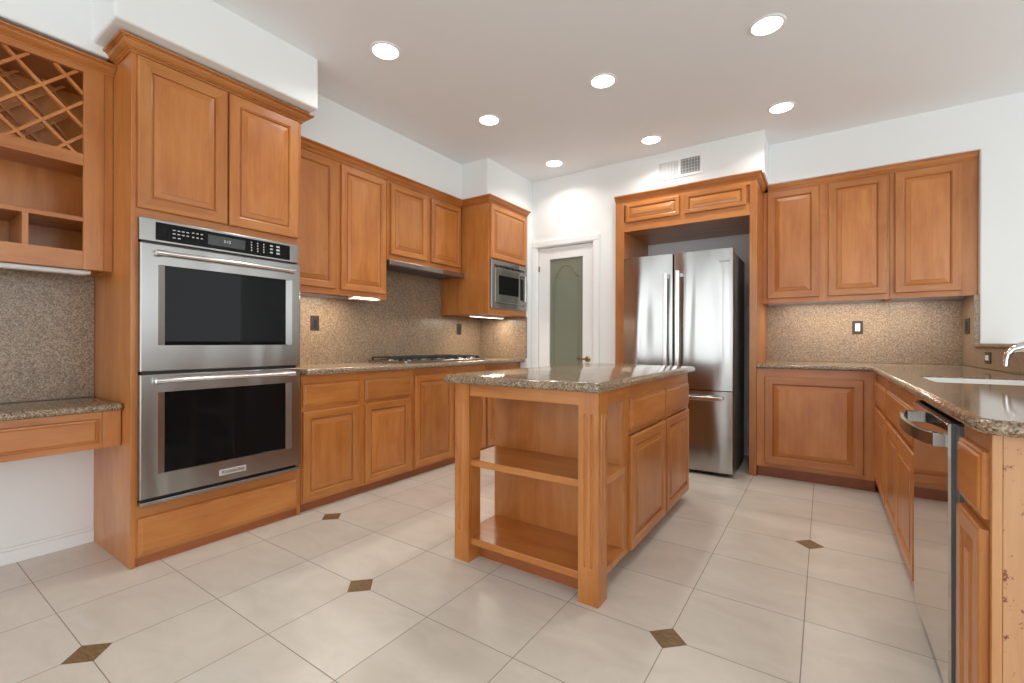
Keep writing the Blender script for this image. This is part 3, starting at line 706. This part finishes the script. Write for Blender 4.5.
t = thing('dishwasher', (.55, 2.04, 0), 'stainless dishwasher with bowed bar handle under the granite counter', 'dishwasher')
w0, w1 = 1.80, 2.415
MB().box(.335, RW - .02, w0 + .004, w1 - .004, .10, .868).build('tub', GREYP, t)
MB().box(.40, .43, w0 + .004, w1 - .004, .0, .10).build('toe_panel', BLACK, t)
m = MB(); xt, xb = .297, .299; z0, z1 = .085, .868
def dw(c): return [[(xb + c, w0, z0), (xb + c, w1, z0), (xt + c, w1, z1), (xt + c, w0, z1)]]
A = [(xb + .006, w1, z0), (xb + .006, w0, z0), (xt + .006, w0, z1), (xt + .006, w1, z1)]
Fq = [(xb, w1 - .004, z0 + .004), (xb, w0 + .004, z0 + .004), (xt, w0 + .004, z1 - .004), (xt, w1 - .004, z1 - .004)]
Bk = [(.334, w1, z0), (.334, w0, z0), (.334, w0, z1), (.334, w1, z1)]
m.box(.312, .50, 1.744, w0 - .003, .09, .868, 1); m.loops([Bk, A], True, False, 1); m.loops([A, Fq], False, True, 0); m = m.build('door_panel', [STEELD, GREYP], t)
MB().box(.303, .334, w0 + .01, w1 - .01, .8682, .874).build('control_strip', BLACK, t, bevel=.001)
h = MB(); n = 16; R = []
for k in range(n + 1):
    u = k / n; y = w0 + .02 + (w1 - w0 - .055) * u; bow = .05 * (1 - (2 * u - 1) ** 2) ** .5 if 0 < u < 1 else 0
    x = .290 - .012 - bow; R.append([(x, y, .795), (x + .014, y, .795), (x + .014, y, .835), (x, y, .835)])
h.loops(R, smooth=True)
h.box(.266, .305, w0 + .018, w0 + .045, .795, .835); h.box(.266, .305, w1 - .065, w1 - .038, .795, .835)
h.build('handle', STEEL, t, bevel=.002)

# ------------------------------------------------------------------ L-shaped counter, sink, faucet, backsplash
Lp = outline([(.285, 1.44), (RW - .016, 1.44), (RW - .016, RB - .016), (-.456, RB - .016), (-.456, 4.215), (.285, 4.215)], [.06, 0, 0, 0, 0, 0])
sh = outline([(.41, 2.72), (.83, 2.72), (.83, 3.22), (.41, 3.22)], .05)
tag(slab(Lp, .8925, .928, 'countertop', GTOP, hole=sh), 'L-shaped granite countertop around the sink at right', 'countertop')
t = thing('kitchen_sink', (.62, 2.97, .74), 'white undermount sink basin in the granite counter', 'sink')
so = offset(sh, .002); si = offset(so, .012); Q = lambda q, z: [(p.x, p.y, z) for p in q]
bm_ = MB(); bm_.loops([Q(offset(so, .05), .70), Q(offset(so, .02), .71), Q(so, .74), Q(so, .912), Q(offset(so, .004), .914), Q(offset(so, .009), .912), Q(si, .905), Q(offset(si, .004), .75), Q(offset(si, .04), .722)], True, True, smooth=True)
bm_.build('basin', PORC, t)
dr = MB(); dr.lathe((.62, 2.97, .7222), [(.045, 0), (.045, .003), (.035, .004)]); dr.build('drain', CHROME, t); t.location.z += .007
t = thing('faucet', (.855, 2.95, .922), 'chrome low-arc kitchen faucet at the back of the sink', 'faucet')
b = MB(); b.lathe((.855, 2.95, .922), [(.032, 0), (.032, .006), (.026, .012), (.024, .09), (.026, .13), (.020, .165), (.008, .17)]); b.build('faucet_body', CHROME, t)
s = MB(); s.tube([(.855, 2.95, 1.045), (.82, 2.95, 1.066), (.77, 2.95, 1.078), (.73, 2.95, 1.080), (.70, 2.95, 1.068), (.684, 2.95, 1.045), (.679, 2.95, 1.02), (.678, 2.95, .992)], [.024, .026, .026, .022, .017, .014, .013, .013], 16); s.build('spout', CHROME, t)
s = MB(); s.tube([(.855, 2.95, 1.08), (.845, 2.93, 1.12), (.80, 2.90, 1.135)], [.012, .010, .008], 10); s.build('lever', CHROME, t); t.location.z += .006
tag(MB().box(-.457, RW - .016, RB - .015, RB - .001, .929, ZU0 + .001).build('backsplash', GSPL), 'wide granite backsplash under the right wall cabinets', 'backsplash')
bs = MB(); bs.box(RW - .015, RW - .001, 1.45, RB - .016, .929, 1.069); bs.box(RW - .015, .9345, 4.664, RB - .016, 1.069, ZU0 + .001)
tag(bs.build('backsplash', GSPL), 'low granite backsplash behind the faucet below the ledge', 'backsplash')

# ------------------------------------------------------------------ island
t = thing('kitchen_island', (-1.16, 2.55, 0), 'maple kitchen island with open shelves, fluted legs and granite top', 'island')
ix0, ix1, iy0, ibk, iy1 = -1.552, -.767, 1.757, 2.095, 3.355
def post(x0, x1, y0, y1, faces):
    """square leg; two rounded flutes are cut into each face named in faces"""
    bm = bmesh.new(); off = wloc(t); H = .893
    vv = lambda p: bm.verts.new(Vector(p) - off)
    C4 = [(x0, y0), (x1, y0), (x1, y1), (x0, y1)]; lo = [vv((x, y, 0)) for x, y in C4]; hi = [vv((x, y, H)) for x, y in C4]
    bm.faces.new(list(reversed(lo))); bm.faces.new(hi)
    for k, o in enumerate(('-y', '+x', '+y', '-x')):
        j = (k + 1) % 4; q = [lo[k], lo[j], hi[j], hi[k]]
        if o not in faces: bm.faces.new(q); continue
        pl, a0, a1 = (y0, x0, x1) if o == '-y' else (x1, y0, y1)
        E = [bm.edges.get((q[i], q[(i + 1) % 4])) or bm.edges.new((q[i], q[(i + 1) % 4])) for i in range(4)]
        for n in range(2):
            c = a0 + (a1 - a0) * (.335 + .33 * n); w = .0078; zb, zt = .155, .800
            lp = [(c + w * math.cos(math.pi * (1 + i / 6)), zb + w + w * math.sin(math.pi * (1 + i / 6))) for i in range(7)] + [(c + w * math.cos(math.pi * i / 6), zt - w + w * math.sin(math.pi * i / 6)) for i in range(7)]
            top = [vv(P(o, pl, a, z, 0)) for a, z in lp]; bot = [vv(P(o, pl, c + (a - c) * .45, z, -.006)) for a, z in lp]
            for i in range(14):
                m_ = (i + 1) % 14; E.append(bm.edges.new((top[i], top[m_]))); bm.faces.new((top[i], top[m_], bot[m_], bot[i]))
            bm.faces.new(bot)
        bmesh.ops.triangle_fill(bm, use_beauty=True, edges=E)
    bmesh.ops.recalc_face_normals(bm, faces=bm.faces)
    me = bpy.data.meshes.new('leg'); bm.to_mesh(me); bm.free(); me.materials.append(WZ)
    ob = bpy.data.objects.new('leg', me); COL.objects.link(ob); ob.parent = t; return ob
LGW = .092
post(ix0, ix0 + LGW, iy0, iy0 + LGW, ('-y',)); post(ix1 - LGW, ix1, iy0, iy0 + LGW, ('-y', '+x'))
MB().box(ix0 + LGW, ix1 - LGW, iy0 + .006, iy0 + .026, .832, .893).build('apron', WX, t, bevel=.002)
for x0, x1 in ((ix0 + .006, ix0 + .026), (ix1 - .026, ix1 - .006)):
    MB().box(x0, x1, iy0 + LGW, ibk, .832, .893).build('apron', WY, t, bevel=.002)
for z0, z1 in ((.478, .512), (.084, .119)):
    s = MB(); s.box(ix0 + .012, ix1 - .012, iy0 + .018, ibk, z0, z1); s.build('shelf', WX, t, bevel=.004)
bx0, bx1 = -1.551, -.81
MB().box(bx0, bx1, ibk, iy1, .07, .893).build('cabinet_box', WZ, t, bevel=.002)
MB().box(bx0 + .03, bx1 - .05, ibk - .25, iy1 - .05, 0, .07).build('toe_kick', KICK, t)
ff = MB(); IX = bx1
for a, b in ((ibk - .001, 2.19), (2.735, 2.80), (3.31, iy1)): ff.box(IX, IX + .018, a, b, .07, .893, 0)
for c, d in ((.07, .10), (.645, .68), (.815, .893)): ff.box(IX, IX + .0175, ibk, iy1, c, d, 1)
ff.build('face_frame', [WZ, WY], t)
IX += .018
for a, b in ((2.175, 2.752), (2.785, 3.318)):
    slab_front('+x', IX, a, b, .670, .822, t); panel_door('+x', IX, a, b, .078, .640, t)
slab(outline([(-1.598, 1.708), (-.742, 1.708), (-.742, 3.37), (-1.598, 3.37)], [.03, .03, .02, .02]), .893, .935, 'worktop', GTOP, t)

# ------------------------------------------------------------------ ceiling fixtures
LG = 'recessed ceiling downlights'
spots = [(-2.20, 1.85, 'recessed downlight nearest the oven cabinet, above the left run'), (-2.20, 2.885, 'middle recessed downlight of the left row of three'),
         (-2.20, 3.945, 'recessed downlight farthest back, nearest the pantry door'), (-1.235, 2.885, 'recessed downlight in the ceiling centre above the island'),
         (-1.245, 3.955, 'recessed downlight in front of the ceiling vent'), (-.265, 2.89, 'largest recessed downlight, nearest the camera at upper right'),
         (-.268, 3.96, 'recessed downlight in front of the right wall cabinets')]
for k, (x, y, lab) in enumerate(spots):
    r = thing('recessed_light', (x, y, ZC), lab, 'ceiling light', LG)
    q = MB(); q.lathe((x, y, ZC), [(.092, -.0002), (.092, -.004), (.085, -.007), (.077, -.006), (.074, -.001)], seg=40, cap0=False, cap1=False); q.build('trim_ring', TRIM, r)
    q = MB(); q.lathe((x, y, ZC - .0035), [(.076, 0), (.074, -.0015)], seg=40, cap0=False); q.build('lens', LENS, r)
    area('lamp', (x, y, ZC - .02), (0, 0, 0), .15, .15, 2.3, (1.0, .96, .90), r, 'DISK', 140)
t = thing('air_vent', (-1.09, BW, 2.69), 'white two-section air vent grille above the refrigerator surround', 'vent')
v0, v1, vz0, vz1 = -1.295, -.884, 2.604, 2.790
fr_ = MB(); fr_.box(v0, v1, BW - .008, BW, vz0, vz0 + .026); fr_.box(v0, v1, BW - .008, BW, vz1 - .026, vz1)
for a, b in ((v0, v0 + .028), (-1.098, -1.080), (v1 - .028, v1)): fr_.box(a, b, BW - .008, BW, vz0 + .026, vz1 - .026)
fr_.build('frame', TRIM, t, bevel=.002)
MB().box(v0 + .02, v1 - .02, BW - .0015, BW - .0004, vz0 + .02, vz1 - .02).build('duct_back', DARK, t)
for a, b, sl_, nm in ((v0 + .028, -1.098, .007, 'left_grille'), (-1.080, v1 - .028, -.003, 'right_grille')):
    g = MB(); n = 13
    for k in range(n):
        x = a + (b - a) * (k + .5) / n; w = .0012
        g.loops([[(x - w + s_, y, vz0 + .024), (x + w + s_, y, vz0 + .024), (x + w + s_, y, vz1 - .024), (x - w + s_, y, vz1 - .024)] for y, s_ in ((BW - .007, 0), (BW - .002, sl_))])
    for k in range(5):
        z = vz0 + .026 + (vz1 - vz0 - .052) * (k + .5) / 5; g.box(a, b, BW - .0035, BW - .0025, z - .001, z + .001)
    g.build(nm, TRIM, t)
# under-cabinet lights
def strip(loc, x0, x1, y0, y1, zt, label, w, watts, drv=False):
    r = thing('under_cabinet_light', loc, label, 'light'); z = zt - w
    MB().box(x0, x1, y0, y1, z, zt - .0005).build('housing', WHITE, r, bevel=.003)
    if drv: MB().box(x0 - .07, x1 - .02, y1 - .24, y1, zt - .034, zt - .0105).build('driver_box', WHITE, r, bevel=.003)
    MB().box(x0 + .008, x1 - .008, y0 + .008, y1 - .008, z - .002, z).build('lens', STRIP, r)
    area('lamp', ((x0 + x1) / 2, (y0 + y1) / 2, z - .008), (0, 0, 0), abs(x1 - x0) * .8, abs(y1 - y0) * .9, watts, (1.0, .89, .73), r)
strip((-3.1, 2.1, ZU0), -3.095, -3.045, 1.70, 2.53, ZU0 + .022, 'lit warm light strip under the tall wall cabinet', .010, 3.5, True)
strip((-2.9, 3.85, 1.378), -2.98, -2.92, 3.58, 4.12, 1.378, 'lit warm light strip under the microwave cabinet', .018, 2.6)
strip((.2, 4.8, ZU0), -.40, .80, 4.728, 4.778, ZU0 + .024, 'lit warm light strip under the right wall cabinets', .010, 3.5)
